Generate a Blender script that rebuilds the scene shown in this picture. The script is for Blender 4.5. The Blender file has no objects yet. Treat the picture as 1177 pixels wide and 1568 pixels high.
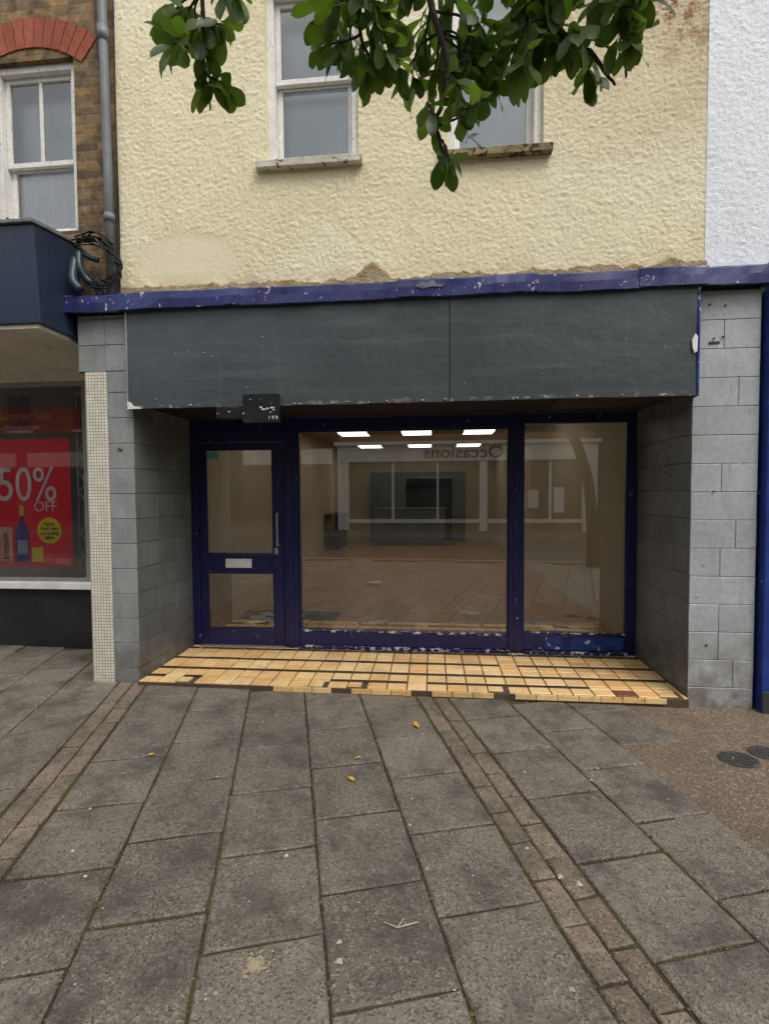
import bpy, math, random
from mathutils import Vector, Matrix, noise
random.seed(7)
R=random.random
def U(a,b): return a+(b-a)*R()
sc=bpy.context.scene
# ------------------------------------------------------------ helpers
def link(o,parent=None):
    sc.collection.objects.link(o)
    if parent: o.parent=parent
    return o
def empty(name):
    e=bpy.data.objects.new(name,None); sc.collection.objects.link(e); return e
def meshobj(name,verts,faces,mats,parent=None,mi=None,smooth=False,bevel=0):
    me=bpy.data.meshes.new(name); me.from_pydata([tuple(v) for v in verts],[],faces); me.update()
    if not isinstance(mats,(list,tuple)): mats=[mats]
    for m in mats: me.materials.append(m)
    if mi: me.polygons.foreach_set('material_index',mi)
    if smooth: me.polygons.foreach_set('use_smooth',[True]*len(me.polygons))
    o=bpy.data.objects.new(name,me); link(o,parent)
    if bevel:
        b=o.modifiers.new('b','BEVEL'); b.width=bevel; b.segments=2; b.limit_method='ANGLE'
    return o
BF=[(0,3,2,1),(4,5,6,7),(0,1,5,4),(1,2,6,5),(2,3,7,6),(3,0,4,7)]
def bv(x0,x1,y0,y1,z0,z1):
    return [(x0,y0,z0),(x1,y0,z0),(x1,y1,z0),(x0,y1,z0),(x0,y0,z1),(x1,y0,z1),(x1,y1,z1),(x0,y1,z1)]
def boxes(name,lst,mat,parent=None,bevel=0.003):
    V=[];F=[]
    for b in lst:
        n=len(V); V+=bv(*b); F+=[tuple(i+n for i in f) for f in BF]
    return meshobj(name,V,F,mat,parent,bevel=bevel)
def box(name,x0,x1,y0,y1,z0,z1,mat,parent=None,bevel=0.003):
    return boxes(name,[(x0,x1,y0,y1,z0,z1)],mat,parent,bevel)
def quad(name,pts,mat,parent=None): return meshobj(name,pts,[(0,1,2,3)],mat,parent)
def tubes(name,paths,mat,parent=None,n=8):
    V=[];F=[]
    for pts,rad in paths:
        pts=[Vector(p) for p in pts]
        if not isinstance(rad,(list,tuple)): rad=[rad]*len(pts)
        base=len(V)
        for i,p in enumerate(pts):
            d=(pts[min(i+1,len(pts)-1)]-pts[max(i-1,0)]).normalized()
            a=d.cross(Vector((0.31,0.95,0.11))).normalized(); b=d.cross(a)
            for k in range(n):
                t=2*math.pi*k/n; V.append(p+(a*math.cos(t)+b*math.sin(t))*rad[i])
        for i in range(len(pts)-1):
            for k in range(n):
                F.append((base+i*n+k,base+i*n+(k+1)%n,base+(i+1)*n+(k+1)%n,base+(i+1)*n+k))
        F.append(tuple(base+k for k in range(n))[::-1]); F.append(tuple(base+(len(pts)-1)*n+k for k in range(n)))
    return meshobj(name,V,F,mat,parent,smooth=True)
def smoothpath(pts,sub=6,jit=0):
    pts=[Vector(p) for p in pts]; out=[]
    P=[pts[0]]+pts+[pts[-1]]
    for i in range(1,len(P)-2):
        for s in range(sub):
            t=s/sub; a,b,c,d=P[i-1],P[i],P[i+1],P[i+2]
            q=0.5*((2*b)+(c-a)*t+(2*a-5*b+4*c-d)*t*t+(3*b-a-3*c+d)*t**3)
            if jit: q=q+Vector((U(-jit,jit),U(-jit,jit),U(-jit,jit)))
            out.append(q)
    out.append(pts[-1]); return out
def text(name,s,x,y,z,size,mat,parent,align='CENTER',sx=1,flip=False,rot=0,ext=0.002):
    c=bpy.data.curves.new(name,'FONT'); c.body=s; c.size=size; c.extrude=ext; c.align_x=align
    c.materials.append(mat)
    o=bpy.data.objects.new(name,c); link(o,parent)
    o.location=(x,y,z); o.rotation_euler=(math.radians(90),rot,math.radians(180) if flip else 0); o.scale=(sx,1,1)
    return o
# ------------------------------------------------------------ materials
class NT:
    def __init__(s,name):
        s.m=bpy.data.materials.new(name); s.m.use_nodes=True; s.t=s.m.node_tree; s.t.nodes.clear()
        s.out=s.n('ShaderNodeOutputMaterial'); s.tc=s.n('ShaderNodeTexCoord')
        s.co=s.tc.outputs['Object']
    def n(s,ty,**k):
        nd=s.t.nodes.new(ty)
        for a,v in k.items(): setattr(nd,a,v)
        return nd
    def l(s,a,b): s.t.links.new(a,b)
    def noise(s,scale,detail=4,rough=.6,co=None,dist=0):
        n=s.n('ShaderNodeTexNoise'); n.inputs['Scale'].default_value=scale; n.inputs['Detail'].default_value=min(detail,4)
        n.inputs['Roughness'].default_value=rough; n.inputs['Distortion'].default_value=dist
        s.l(co or s.co,n.inputs['Vector']); return n.outputs['Fac']
    def ramp(s,f,a,b,va=0,vb=1):
        r=s.n('ShaderNodeMapRange'); r.inputs[1].default_value=a; r.inputs[2].default_value=b
        r.inputs[3].default_value=va; r.inputs[4].default_value=vb; s.l(f,r.inputs[0]); return r.outputs[0]
    def math(s,op,a,b=None):
        m=s.n('ShaderNodeMath',operation=op)
        for i,v in enumerate((a,b)):
            if v is None: continue
            if isinstance(v,(int,float)): m.inputs[i].default_value=v
            else: s.l(v,m.inputs[i])
        return m.outputs[0]
    def mix(s,f,a,b,bt='MIX'):
        m=s.n('ShaderNodeMix',data_type='RGBA',blend_type=bt)
        for i,v in ((0,f),(6,a),(7,b)):
            if isinstance(v,(int,float)): m.inputs[i].default_value=v
            elif isinstance(v,(tuple,list)): m.inputs[i].default_value=(*v[:3],1)
            else: s.l(v,m.inputs[i])
        return m.outputs[2]
    def xyz(s):
        x=s.n('ShaderNodeSeparateXYZ'); s.l(s.co,x.inputs[0]); return x.outputs
    def comb(s,x,y,z=0):
        c=s.n('ShaderNodeCombineXYZ')
        for i,v in enumerate((x,y,z)):
            if isinstance(v,(int,float)): c.inputs[i].default_value=v
            else: s.l(v,c.inputs[i])
        return c.outputs[0]
    def bsdf(s,col,rough=.7,bumpf=None,bump=.2,bd=.01,spec=.3,metal=0,trans=0):
        p=s.n('ShaderNodeBsdfPrincipled')
        if isinstance(col,(tuple,list)): p.inputs['Base Color'].default_value=(*col[:3],1)
        else: s.l(col,p.inputs['Base Color'])
        if isinstance(rough,(int,float)): p.inputs['Roughness'].default_value=rough
        else: s.l(rough,p.inputs['Roughness'])
        p.inputs['Specular IOR Level'].default_value=spec; p.inputs['Metallic'].default_value=metal
        if bumpf is not None:
            b=s.n('ShaderNodeBump'); b.inputs['Strength'].default_value=bump; b.inputs['Distance'].default_value=bd
            s.l(bumpf,b.inputs['Height']); s.l(b.outputs[0],p.inputs['Normal'])
        s.p=p
        s.l(p.outputs[0],s.out.inputs[0]); return s.m
def M(name,c1,c2=None,scale=5,rough=.7,bump=.2,bscale=90,bd=.004,island=0,spec=.3,metal=0,chips=None,dirt=None,plain=False,grime=None):
    t=NT(name)
    if c2 is None: c2=tuple(c*.78 for c in c1)
    col=t.mix(t.ramp(t.noise(scale,4),.35,.65),c1,c2)
    if plain: return t.bsdf(col,rough,spec=spec,metal=metal)
    col=t.mix(1,col,t.mix(t.ramp(t.noise(scale*9,3),.3,.7),(.86,.86,.86),(1.08,1.08,1.08)),'MULTIPLY')
    if island:
        g=t.n('ShaderNodeNewGeometry')
        f=t.ramp(g.outputs['Random Per Island'],0,1,1-island,1+island)
        col=t.mix(1,col,t.comb(f,f,f),'MULTIPLY')
    if grime:
        x,y,z=t.xyz()
        st=t.noise(1,4,.7,co=t.comb(t.math('MULTIPLY',x,12),t.math('MULTIPLY',y,12),t.math('MULTIPLY',z,2)))
        col=t.mix(t.ramp(st,.5,.75,0,.55),col,grime)
        col=t.mix(t.ramp(t.noise(13,4,.75),.56,.7,0,.5),col,grime)
    if dirt:
        z=t.xyz()[2]
        f=t.ramp(z,dirt[0],dirt[1],1,0); f=t.math('MULTIPLY',f,t.ramp(t.noise(7,4),.3,.6))
        f.node.use_clamp=True
        col=t.mix(f,col,dirt[2])
    if chips:
        f=t.ramp(t.noise(chips[1],3,.6,dist=.5),chips[2],chips[2]+.015)
        col=t.mix(f,col,chips[0])
    return t.bsdf(col,rough,t.noise(bscale,3),bump,bd,spec,metal)
def brickmat(name,c1,c2,mortar,bw=.225,rh=.075,ms=.01,off=.5,bump=.6,rough=.8,axis='xz',var=.3,spec=.3,bump2=.4):
    t=NT(name); o=t.xyz(); a={'xz':(0,2),'xy':(0,1),'yz':(1,2),'yx':(1,0)}[axis]
    v=t.comb(o[a[0]],o[a[1]])
    b=t.n('ShaderNodeTexBrick'); b.offset=off; t.l(v,b.inputs['Vector'])
    b.inputs['Scale'].default_value=1; b.inputs['Brick Width'].default_value=bw; b.inputs['Row Height'].default_value=rh
    b.inputs['Mortar Size'].default_value=ms; b.inputs['Mortar Smooth'].default_value=.2
    b.inputs['Color1'].default_value=(*c1,1); b.inputs['Color2'].default_value=(*c2,1); b.inputs['Mortar'].default_value=(*mortar,1)
    col=t.mix(1,b.outputs['Color'],t.mix(t.ramp(t.noise(14,4),.3,.7),(1-var,)*3,(1+var,)*3),'MULTIPLY')
    if bump==0: return t.bsdf(col,rough,spec=spec)
    h=t.math('ADD',t.math('MULTIPLY',b.outputs['Fac'],-1),t.math('MULTIPLY',t.noise(80,3),bump2))
    return t.bsdf(col,rough,h,bump,.006,spec)
def glassmat(name,tint=(.9,.92,.91),k=1.7,dirt=.03):
    t=NT(name)
    tr=t.n('ShaderNodeBsdfTransparent'); tr.inputs[0].default_value=(*tint,1)
    gl=t.n('ShaderNodeBsdfGlossy'); gl.inputs['Roughness'].default_value=0.0; gl.inputs[0].default_value=(1,1,1,1)
    fr=t.n('ShaderNodeFresnel'); fr.inputs[0].default_value=1.5
    f=t.math('MULTIPLY',fr.outputs[0],k); f.node.use_clamp=True
    mx=t.n('ShaderNodeMixShader'); t.l(f,mx.inputs[0]); t.l(tr.outputs[0],mx.inputs[1]); t.l(gl.outputs[0],mx.inputs[2])
    if dirt:
        df=t.n('ShaderNodeBsdfDiffuse'); df.inputs[0].default_value=(.6,.6,.58,1)
        m2=t.n('ShaderNodeMixShader'); t.l(t.ramp(t.noise(3,4),.4,.8,0,dirt*2),m2.inputs[0]); t.l(mx.outputs[0],m2.inputs[1]); t.l(df.outputs[0],m2.inputs[2]); mx=m2
    t.l(mx.outputs[0],t.out.inputs[0]); return t.m
def emis(name,c,s):
    t=NT(name); e=t.n('ShaderNodeEmission'); e.inputs[0].default_value=(*c,1); e.inputs[1].default_value=s
    t.l(e.outputs[0],t.out.inputs[0]); return t.m

GREY=M('pier_paint',(.285,.31,.30),(.225,.245,.24),4,.38,.15,120,island=.09,spec=.5,dirt=(-.1,.7,(.11,.095,.07)),chips=((.16,.13,.10),30,.70),grime=(.17,.165,.145))
GREY_LIT=M('pier_paint_lit',(.44,.47,.472),(.365,.39,.395),3,.36,.15,120,island=.08,spec=.5,dirt=(-.1,.65,(.14,.115,.085)),chips=((.2,.13,.08),26,.70),grime=(.27,.265,.24))  # same pier paint, lightened: brighter light on the right pier put into the colour
GREY_SHADED=M('pier_paint_shaded',(.155,.168,.160),(.115,.125,.12),4,.38,.15,120,island=.11,spec=.5,dirt=(-.1,.6,(.065,.055,.042)),chips=((.4,.4,.38),34,.72),grime=(.085,.08,.07))  # same pier paint, darkened: shade on the recess returns put into the colour
GROUT=M('tile_grout',(.085,.08,.072))
BLUE=M('blue_paint',(.012,.013,.082),(.008,.009,.055),6,.32,.25,60,spec=.5,chips=((.40,.40,.41),22,.695))
BLUECH=M('blue_paint_chipped',(.013,.015,.09),(.009,.010,.06),6,.4,.5,40,spec=.4,chips=((.5,.5,.5),19,.56))
BLUEMID=M('blue_paint_light',(.02,.07,.27),(.012,.02,.11),7,.45,.3,40,chips=((.45,.47,.48),13,.61))
COPE=M('blue_coping',(.034,.042,.17),(.022,.028,.11),5,.38,.3,30,spec=.5,chips=((.42,.42,.45),19,.655))
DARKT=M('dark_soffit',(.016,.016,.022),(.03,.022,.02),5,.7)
BLACK=M('black_paint',(.012,.012,.013),(.02,.02,.02),5,.35,chips=((.5,.5,.48),28,.66))
WHITE=M('white_paint',(.80,.78,.72),(.68,.66,.61),5,.5,.2,60,chips=((.3,.25,.18),25,.68))
WHITEO=M('white_plain',(.80,.80,.78),None,5,.5,plain=True)
CREAMP=M('cream_paint_panel',(.70,.65,.54),(.60,.55,.45),2,.6)
GLASS=glassmat('window_glass',(.90,.92,.91),5.2,.03)
GLASS2=glassmat('clear_shop_glass',(.96,.97,.96),2.2,0)
STEEL=M('steel',(.55,.55,.55),None,20,.3,.05,200,metal=.8)

def creammat():
    t=NT('cream_roughcast'); x,y,z=t.xyz()
    a=(.80,.715,.475); b=(.71,.625,.405)
    col=t.mix(t.ramp(t.noise(1.3,4),.35,.7),a,b)
    col=t.mix(t.ramp(t.noise(.7,3),.45,.7),col,(.83,.765,.565))
    f=t.math('MULTIPLY',t.ramp(x,0.0,1.9),t.ramp(z,3.4,5.0)); f=t.math('MULTIPLY',f,t.ramp(t.noise(2.2,4),.25,.6,.35,1.0)); f.node.use_clamp=True
    col=t.mix(f,col,(.50,.385,.25))
    f=t.math('MULTIPLY',t.ramp(x,1.05,1.65),t.ramp(z,4.40,4.85)); f=t.math('MULTIPLY',f,t.ramp(t.noise(9,4,.8),.48,.58)); f.node.use_clamp=True
    col=t.mix(f,col,(.24,.10,.035))
    st=t.noise(1,4,.7,co=t.comb(t.math('MULTIPLY',x,9),y,t.math('MULTIPLY',z,1.2)))
    col=t.mix(t.ramp(st,.55,.8,0,.4),col,(.52,.44,.28))
    dx=t.math('DIVIDE',t.math('SUBTRACT',x,-1.87),.42); dz=t.math('DIVIDE',t.math('SUBTRACT',z,3.30),.23)
    rr=t.math('ADD',t.math('MULTIPLY',dx,dx),t.math('MULTIPLY',dz,dz)); rr=t.math('ADD',rr,t.ramp(t.noise(5,3),0,1,-.6,.6))
    patch=t.ramp(rr,.6,1.2,1,0)
    col=t.mix(t.math('MULTIPLY',patch,.7),col,(.77,.69,.50))
    f=t.math('MULTIPLY',t.ramp(z,3.05,3.22,1,0),t.ramp(t.noise(6,4),.35,.6)); f.node.use_clamp=True
    col=t.mix(t.math('MULTIPLY',f,.75),col,(.46,.36,.20))
    n2=t.noise(38,4,.65,dist=.8)
    h=t.math('ADD',t.noise(95,2,.6),t.math('MULTIPLY',n2,1.4))
    cav_shade=t.ramp(n2,.30,.50,.82,1.0)  # pits darkened by colour: relief shade painted in, along with dirt they hold
    cav_shade=t.mix(patch,t.comb(cav_shade,cav_shade,cav_shade),(.97,.97,.97))
    col=t.mix(1,col,cav_shade,'MULTIPLY')
    h=t.math('MULTIPLY',h,t.ramp(patch,0,1,1,.25))
    return t.bsdf(col,.85,h,.42,.010,.2)
CREAM=creammat()
def whitewall():
    t=NT('white_roughcast')
    col=t.mix(t.ramp(t.noise(1.5,4),.35,.7),(.84,.86,.88),(.77,.79,.82))
    n2=t.noise(38,4,.65,dist=.8); cav_shade=t.ramp(n2,.32,.52,.86,1.0); col=t.mix(1,col,t.comb(cav_shade,cav_shade,cav_shade),'MULTIPLY')  # cavity term paints the shade of the render's pits into the colour
    h=t.math('ADD',t.noise(95,2,.6),t.math('MULTIPLY',n2,1.4))
    return t.bsdf(col,.85,h,.4,.010,.2)
WHITEW=whitewall()
def fasciamat():
    t=NT('grey_fascia_board'); x,y,z=t.xyz()
    col=t.mix(t.ramp(t.noise(1.2,4),.3,.7),(.064,.076,.081),(.042,.051,.055))
    st=t.noise(1,4,.7,co=t.comb(t.math('MULTIPLY',x,1.2),y,t.math('MULTIPLY',z,14)))
    col=t.mix(t.ramp(st,.5,.75,0,.6),col,(.095,.112,.117))
    st2=t.noise(1,4,.7,co=t.comb(t.math('MULTIPLY',x,11),y,t.math('MULTIPLY',z,1.5)))
    col=t.mix(t.ramp(st2,.56,.8,0,.35),col,(.12,.12,.11))
    f=t.math('MULTIPLY',t.ramp(z,2.155,2.19,1,0),t.ramp(t.noise(16,3),.54,.64)); f.node.use_clamp=True
    col=t.mix(f,col,(.3,.29,.27))
    col=t.mix(t.ramp(t.noise(45,3),.74,.75),col,(.3,.3,.29))
    return t.bsdf(col,.42,t.noise(5,3),.35,.02,.5)
FASC=fasciamat()

# ------------------------------------------------------------ ground
def gz(x,y): return -.005-.008*x
TH=math.radians(16.5); E=Vector((math.cos(TH),math.sin(TH))); N=Vector((-math.sin(TH),math.cos(TH)))
def slabmat(name,c1,c2,isl=.1):
    t=NT(name)
    col=t.mix(t.ramp(t.noise(2.2,4,.7),.35,.65),c1,c2)
    g=t.n('ShaderNodeNewGeometry'); ri=g.outputs['Random Per Island']
    f=t.ramp(ri,0,1,1-isl,1+isl); col=t.mix(1,col,t.comb(f,f,f),'MULTIPLY')
    v=t.n('ShaderNodeTexVoronoi'); v.inputs['Scale'].default_value=150; t.l(t.co,v.inputs['Vector'])
    vs=t.n('ShaderNodeSeparateColor'); t.l(v.outputs['Color'],vs.inputs[0])
    col=t.mix(t.ramp(vs.outputs[0],.72,.9,0,.6),col,(.33,.28,.22))
    col=t.mix(t.ramp(vs.outputs[1],.75,.9,0,.65),col,(.035,.03,.025))
    col=t.mix(t.ramp(t.noise(3.3,4,.75),.46,.66,0,.75),col,(.056,.049,.041))
    col=t.mix(t.ramp(t.noise(9,4,.8),.56,.72,0,.5),col,(.23,.195,.15))
    v2=t.n('ShaderNodeTexVoronoi'); v2.inputs['Scale'].default_value=6.5; t.l(t.co,v2.inputs['Vector'])
    n3=t.math('MULTIPLY',t.noise(35,2),.06)
    col=t.mix(t.ramp(t.math('ADD',v2.outputs['Distance'],n3),.075,.09,.6,0),col,(.045,.04,.034))
    v3=t.n('ShaderNodeTexVoronoi'); v3.inputs['Scale'].default_value=4.1; t.l(t.co,v3.inputs['Vector'])
    col=t.mix(t.ramp(t.math('ADD',v3.outputs['Distance'],n3),.055,.068,.5,0),col,(.34,.31,.26))
    h=t.math('ADD',v.outputs['Distance'],t.noise(40,3))
    return t.bsdf(col,.66,h,.5,.004,.4)
SLAB=slabmat('paving_slab',(.198,.168,.134),(.144,.123,.10),.17)
PBRICK=slabmat('paving_brick',(.225,.172,.125),(.17,.13,.093),.22)
def jointmat():
    t=NT('paving_joint'); col=t.mix(t.ramp(t.noise(1.4,4),.48,.6),(.055,.042,.029),(.07,.08,.028))
    col=t.mix(t.ramp(t.noise(60,3),.5,.7,0,.6),col,(.19,.13,.07))
    return t.bsdf(col,.95,t.noise(120,3),.8,.01,.1)
JOINT=jointmat()
ASPH=M('asphalt',(.055,.054,.052),(.04,.04,.04),3,.8,.7,160,.01)
def tarmac():
    t=NT('gravelly_tarmac'); v=t.n('ShaderNodeTexVoronoi'); v.inputs['Scale'].default_value=95; t.l(t.co,v.inputs['Vector'])
    vs=t.n('ShaderNodeSeparateColor'); t.l(v.outputs['Color'],vs.inputs[0])
    col=t.mix(vs.outputs[0],(.12,.088,.062),(.21,.16,.115)); col=t.mix(t.ramp(vs.outputs[1],.88,.95,0,.7),col,(.36,.29,.21))
    col=t.mix(t.ramp(t.noise(2.5,4),.45,.7,0,.6),col,(.10,.08,.058))
    return t.bsdf(col,.85,t.math('ADD',v.outputs['Distance'],t.noise(20,3)),.7,.006,.2)
TARM=tarmac()
def sheet(name,x0,x1,y0,y1,dz,mat,parent=None):
    return quad(name,[(x0,y0,gz(x0,0)+dz),(x1,y0,gz(x1,0)+dz),(x1,y1,gz(x1,0)+dz),(x0,y1,gz(x0,0)+dz)],mat,parent)
ground=sheet('ground',-150,150,-150,150,-.16,M('ground_earth',(.10,.09,.07),plain=True))
road=sheet('road',-60,60,-11.5,-5.72,-.12,ASPH)
KERB=M('kerb_stone',(.24,.23,.21),None,4,.8,.4,60)
def kerbbox(name,y0,y1):
    V=[];F=[]
    x=-30
    while x<30:
        n=len(V); V+=[(a,b,gz(a,0)+c) for a,b,c in bv(x,x+.905,y0,y1,-.2,-.001)]; F+=[tuple(i+n for i in f) for f in BF]; x+=.915
    return meshobj(name,V,F,KERB,None,bevel=.012)
kerbbox('kerb',-5.72,-5.58); kerbbox('kerb.001',-11.64,-11.5)
YL=M('road_line_yellow',(.55,.40,.06),None,6,.7)
rm=empty('road_markings'); sheet('line_1',-30,30,-6.02,-5.94,-.116,YL,rm); sheet('line_2',-30,30,-6.20,-6.12,-.116,YL,rm)
sheet('line_3',-30,30,-11.18,-11.1,-.116,YL,rm)

pav=empty('pavement')
sheet('joint_bed',-30,30,-5.6,1.2,-.009,JOINT,pav)
sheet('far_pavement',-30,30,-14.3,-11.62,-.002,M('far_paving',(.17,.15,.13),None,2,.8),pav)
def inpatch(c): return c.x>1.36 and c.y>-1.45
JP=[]
def paverect(V,F,e0,e1,n0,n1,jit=.002,ch=.005,moss=True):
    c=E*((e0+e1)/2)+N*((n0+n1)/2)
    if inpatch(c): return
    if c.y>-.01 and c.x>-2.60: 
        if c.y>.12: return
    if c.y>.95 or c.y<-5.3 or abs(c.x)>9: return
    b=len(V); dz=U(-jit,jit); tx=U(-jit,jit); ty=U(-jit,jit)
    P=[(e0,n0),(e1,n0),(e1,n1),(e0,n1)]; loop=[]
    for k in range(4):
        a=P[k]; q=P[(k+1)%4]; m=5 if moss else 3
        for i in range(m):
            t=i/m; w=.0018 if i else .005
            loop.append((a[0]+(q[0]-a[0])*t+U(-w,w),a[1]+(q[1]-a[1])*t+U(-w,w)))
    ce,cn=(e0+e1)/2,(n0+n1)/2; K=len(loop)
    for inset,zz in ((0,-.02),(0,-.005),(ch,0)):
        for (e,n) in loop:
            de=e-ce; dn=n-cn; fe=1-inset/((e1-e0)/2); fn=1-inset/((n1-n0)/2)
            q=E*(ce+de*fe)+N*(cn+dn*fn)
            V.append((q.x,q.y,gz(q.x,q.y)+zz+dz+tx*de*4+ty*dn*4))
    for r in (0,K):
        for k in range(K): F.append((b+r+k,b+r+(k+1)%K,b+r+K+(k+1)%K,b+r+K+k))
    F.append(tuple(range(b+2*K,b+3*K)))
    if abs(c.x)<3 and -3.2<c.y<.1: JP.append((e0,e1,n0,n1))
SV=[];SF=[];KV=[];KF=[]
per=2.24
for s in range(-6,6):
    base=s*per-.01
    for c in range(2):
        n=-9+ (c*.1)
        while n<5:
            paverect(KV,KF,base-.105+c*.108,base-.105+c*.108+.098,n,n+.197,.003,.006,False); n+=.207
    e0=base+.113; w=(per-.228)/5
    for c in range(5):
        n=-9.05+(.215 if c%2 else 0)+ (s*.11)+U(-.05,.05)
        while n<5:
            g=U(.009,.014)
            paverect(SV,SF,e0+c*w+g/2,e0+(c+1)*w-g/2,n+g/2,n+.430-g/2,.0015,.007); n+=.430
meshobj('slabs',SV,SF,SLAB,pav); meshobj('brick_bands',KV,KF,PBRICK,pav)
sheet('tarmac_patch',1.12,9,-1.65,.9,-.0055,TARM,pav)
V=[];F=[];V2=[];F2=[]
def tuft(V,F,x,y,s,z0=-.004):
    n=len(V); z=gz(x,y)+z0; a=U(0,6)
    for k in range(5): V.append((x+s*math.cos(a+k*1.257)*U(.6,1.2),y+s*math.sin(a+k*1.257)*U(.6,1.2),z))
    V.append((x,y,z+s*U(.6,1.2)))
    for k in range(5): F.append((n+k,n+(k+1)%5,n+5))
for (e0,e1,n0,n1) in JP:
    for k in range(34 if e1-e0>.2 else 11):
        if R()<.5: e=e0+(0 if R()<.5 else e1-e0)+U(-.008,.008); n=U(n0,n1)
        else: e=U(e0,e1); n=n0+U(-.008,.006)
        q=E*e+N*n
        if q.y>-.03 or inpatch(q): continue
        m=noise.noise(Vector((q.x*1.3,q.y*1.3,3)))+ (.18 if q.x>.0 else -.12)
        if m>.10 and R()<.65: tuft(V,F,q.x,q.y,U(.003,.009))
        elif R()<.5: tuft(V2,F2,q.x,q.y,U(.002,.006))
meshobj('joint_moss',V,F,M('moss',(.12,.14,.035),(.08,.085,.025),30,.9,plain=True),pav)
meshobj('joint_grit',V2,F2,M('joint_grit',(.24,.175,.105),(.12,.085,.055),30,.9,plain=True),pav)
IRON=M('cast_iron',(.11,.105,.10),(.075,.07,.068),20,.6,.4,80,metal=.2)
def cover(name,x,y,rx,ry):
    V=[];F=[];n=36;z=gz(x,y)-.004
    rings=[(1.0,.0),(1.0,.006),(.93,.008),(.91,.003),(.3,.003)]
    for r,h in rings:
        for k in range(n):
            a=2*math.pi*k/n; V.append((x+rx*r*math.cos(a),y+ry*r*math.sin(a),z+h))
    for i in range(len(rings)-1):
        for k in range(n): F.append((i*n+k,i*n+(k+1)%n,(i+1)*n+(k+1)%n,(i+1)*n+k))
    F.append(tuple((len(rings)-1)*n+k for k in range(n)))
    for i in range(-4,5):
        for j in range(-4,5):
            px,py=i*.021,j*.021
            if (px/rx)**2+(py/ry)**2<.72:
                b=len(V); s=.007
                V+=bv(x+px-s,x+px+s,y+py-s,y+py+s,z+.002,z+.010)
                F+=[tuple(q+b for q in f) for f in BF]
    meshobj(name,V,F,IRON)
cover('manhole_cover',1.73,-.71,.105,.085); cover('manhole_cover.001',1.93,-.62,.09,.075)

# ------------------------------------------------------------ tile facing
def tilewall(name,o,u,v,nrm,W,H,tw,th,mat,parent,gap=.003,thick=.008,off=.5,u0=0,split=None):
    o=Vector(o);u=Vector(u);v=Vector(v);nrm=Vector(nrm); V=[];F=[]
    r=0; z=0
    while z<H-.01:
        z1=min(z+th,H)
        if split: cuts=[0,W] if not split(r) else [0,split(r),W]
        else:
            cuts=[0]; x=tw-(off*tw if r%2 else 0)-u0
            while x<W-.02:
                if x>.02: cuts.append(x)
                x+=tw
            cuts.append(W)
        for a,b in zip(cuts[:-1],cuts[1:]):
            n=len(V); t=thick+U(-.0008,.0008); tl=[U(-.0014,.0014) for _ in range(4)]
            P=[(a+gap/2,z+gap/2),(b-gap/2,z+gap/2),(b-gap/2,z1-gap/2),(a+gap/2,z1-gap/2)]; cx=(a+b)/2; cz=(z+z1)/2
            for p in P: V.append(o+u*p[0]+v*p[1])
            for p in P: V.append(o+u*p[0]+v*p[1]+nrm*(t-.003))
            for k,p in enumerate(P):
                V.append(o+u*(p[0]+(.003 if p[0]<cx else -.003))+v*(p[1]+(.003 if p[1]<cz else -.003))+nrm*(t+tl[k]))
            for q in (0,4):
                for k in range(4): F.append((n+q+k,n+q+(k+1)%4,n+q+4+(k+1)%4,n+q+4+k))
            F.append((n+8,n+9,n+10,n+11))
        z+=th; r+=1
    return meshobj(name,V,F,mat,parent)

shop=empty('vacant_shop_building')
box('pier_core_left',-2.498,-2.298,.008,.92,-.15,2.885,GROUT,shop,0)
box('pier_core_left_top',-2.73,-2.499,.008,.3,2.455,2.885,GROUT,shop,0)
box('pier_core_right',1.808,2.235,.008,.92,-.15,2.885,GROUT,shop,0)
tilewall('pier_tiles_left',(-2.498,.008,-.06),(1,0,0),(0,0,1),(0,-1,0),.208,2.515,.208,.196,GREY,shop,off=0)
tilewall('pier_tiles_left_head',(-2.73,.008,2.457),(1,0,0),(0,0,1),(0,-1,0),.44,.43,.22,.2,GREY,shop,off=0)
tilewall('pier_return_left',(-2.298,.0,-.06),(0,1,0),(0,0,1),(1,0,0),.92,2.3,.3,.196,GREY_SHADED,shop,off=.0)
tilewall('pier_tiles_right',(1.80,.008,-.08),(1,0,0),(0,0,1),(0,-1,0),.435,2.96,.29,.197,GREY_LIT,shop,split=lambda r:(.2 if r in (2,3,5,8,13) else (.3 if r in (1,6,11) else None)))
tilewall('pier_return_right',(1.808,.92,-.06),(0,-1,0),(0,0,1),(-1,0,0),.92,2.3,.3,.196,GREY_SHADED,shop,off=.0)
tilewall('pier_side_right',(2.235,.01,-.06),(0,1,0),(0,0,1),(1,0,0),.6,2.9,.3,.196,GREY_LIT,shop,off=0)
RUST=M('rust',(.20,.07,.03),(.1,.05,.03),40,.9,plain=True)
tubes('pier_fixings',[([(x,.003,z),(x,-.012,z)],.006) for (x,z) in ((1.93,2.55),(1.99,2.56),(1.90,2.78),(2.0,2.77),(1.92,.42),(1.95,1.5))],RUST,shop,8)
boxes('pier_rusty_bracket',[(1.90,1.97,-.008,.001,2.515,2.53)],RUST,shop,.002)
tubes('pier_fixing_left',[([(-2.40,.003,1.86),(-2.40,-.006,1.86)],.02)],M('old_filler',(.22,.17,.13),None,30,.9),shop,12)
# scraped pale scribble on the right-hand return
scr=[]
for i in range(16):
    yy=.42+U(-.06,.06); zz=1.45+i*.03
    scr.append(([(1.7985,yy,zz),(1.7985,yy+U(-.03,.03),zz+U(.01,.03))],U(.0015,.004)))
tubes('scraped_marks',scr,M('scrape_pale',(.45,.46,.45),plain=True),shop,5)

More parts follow.
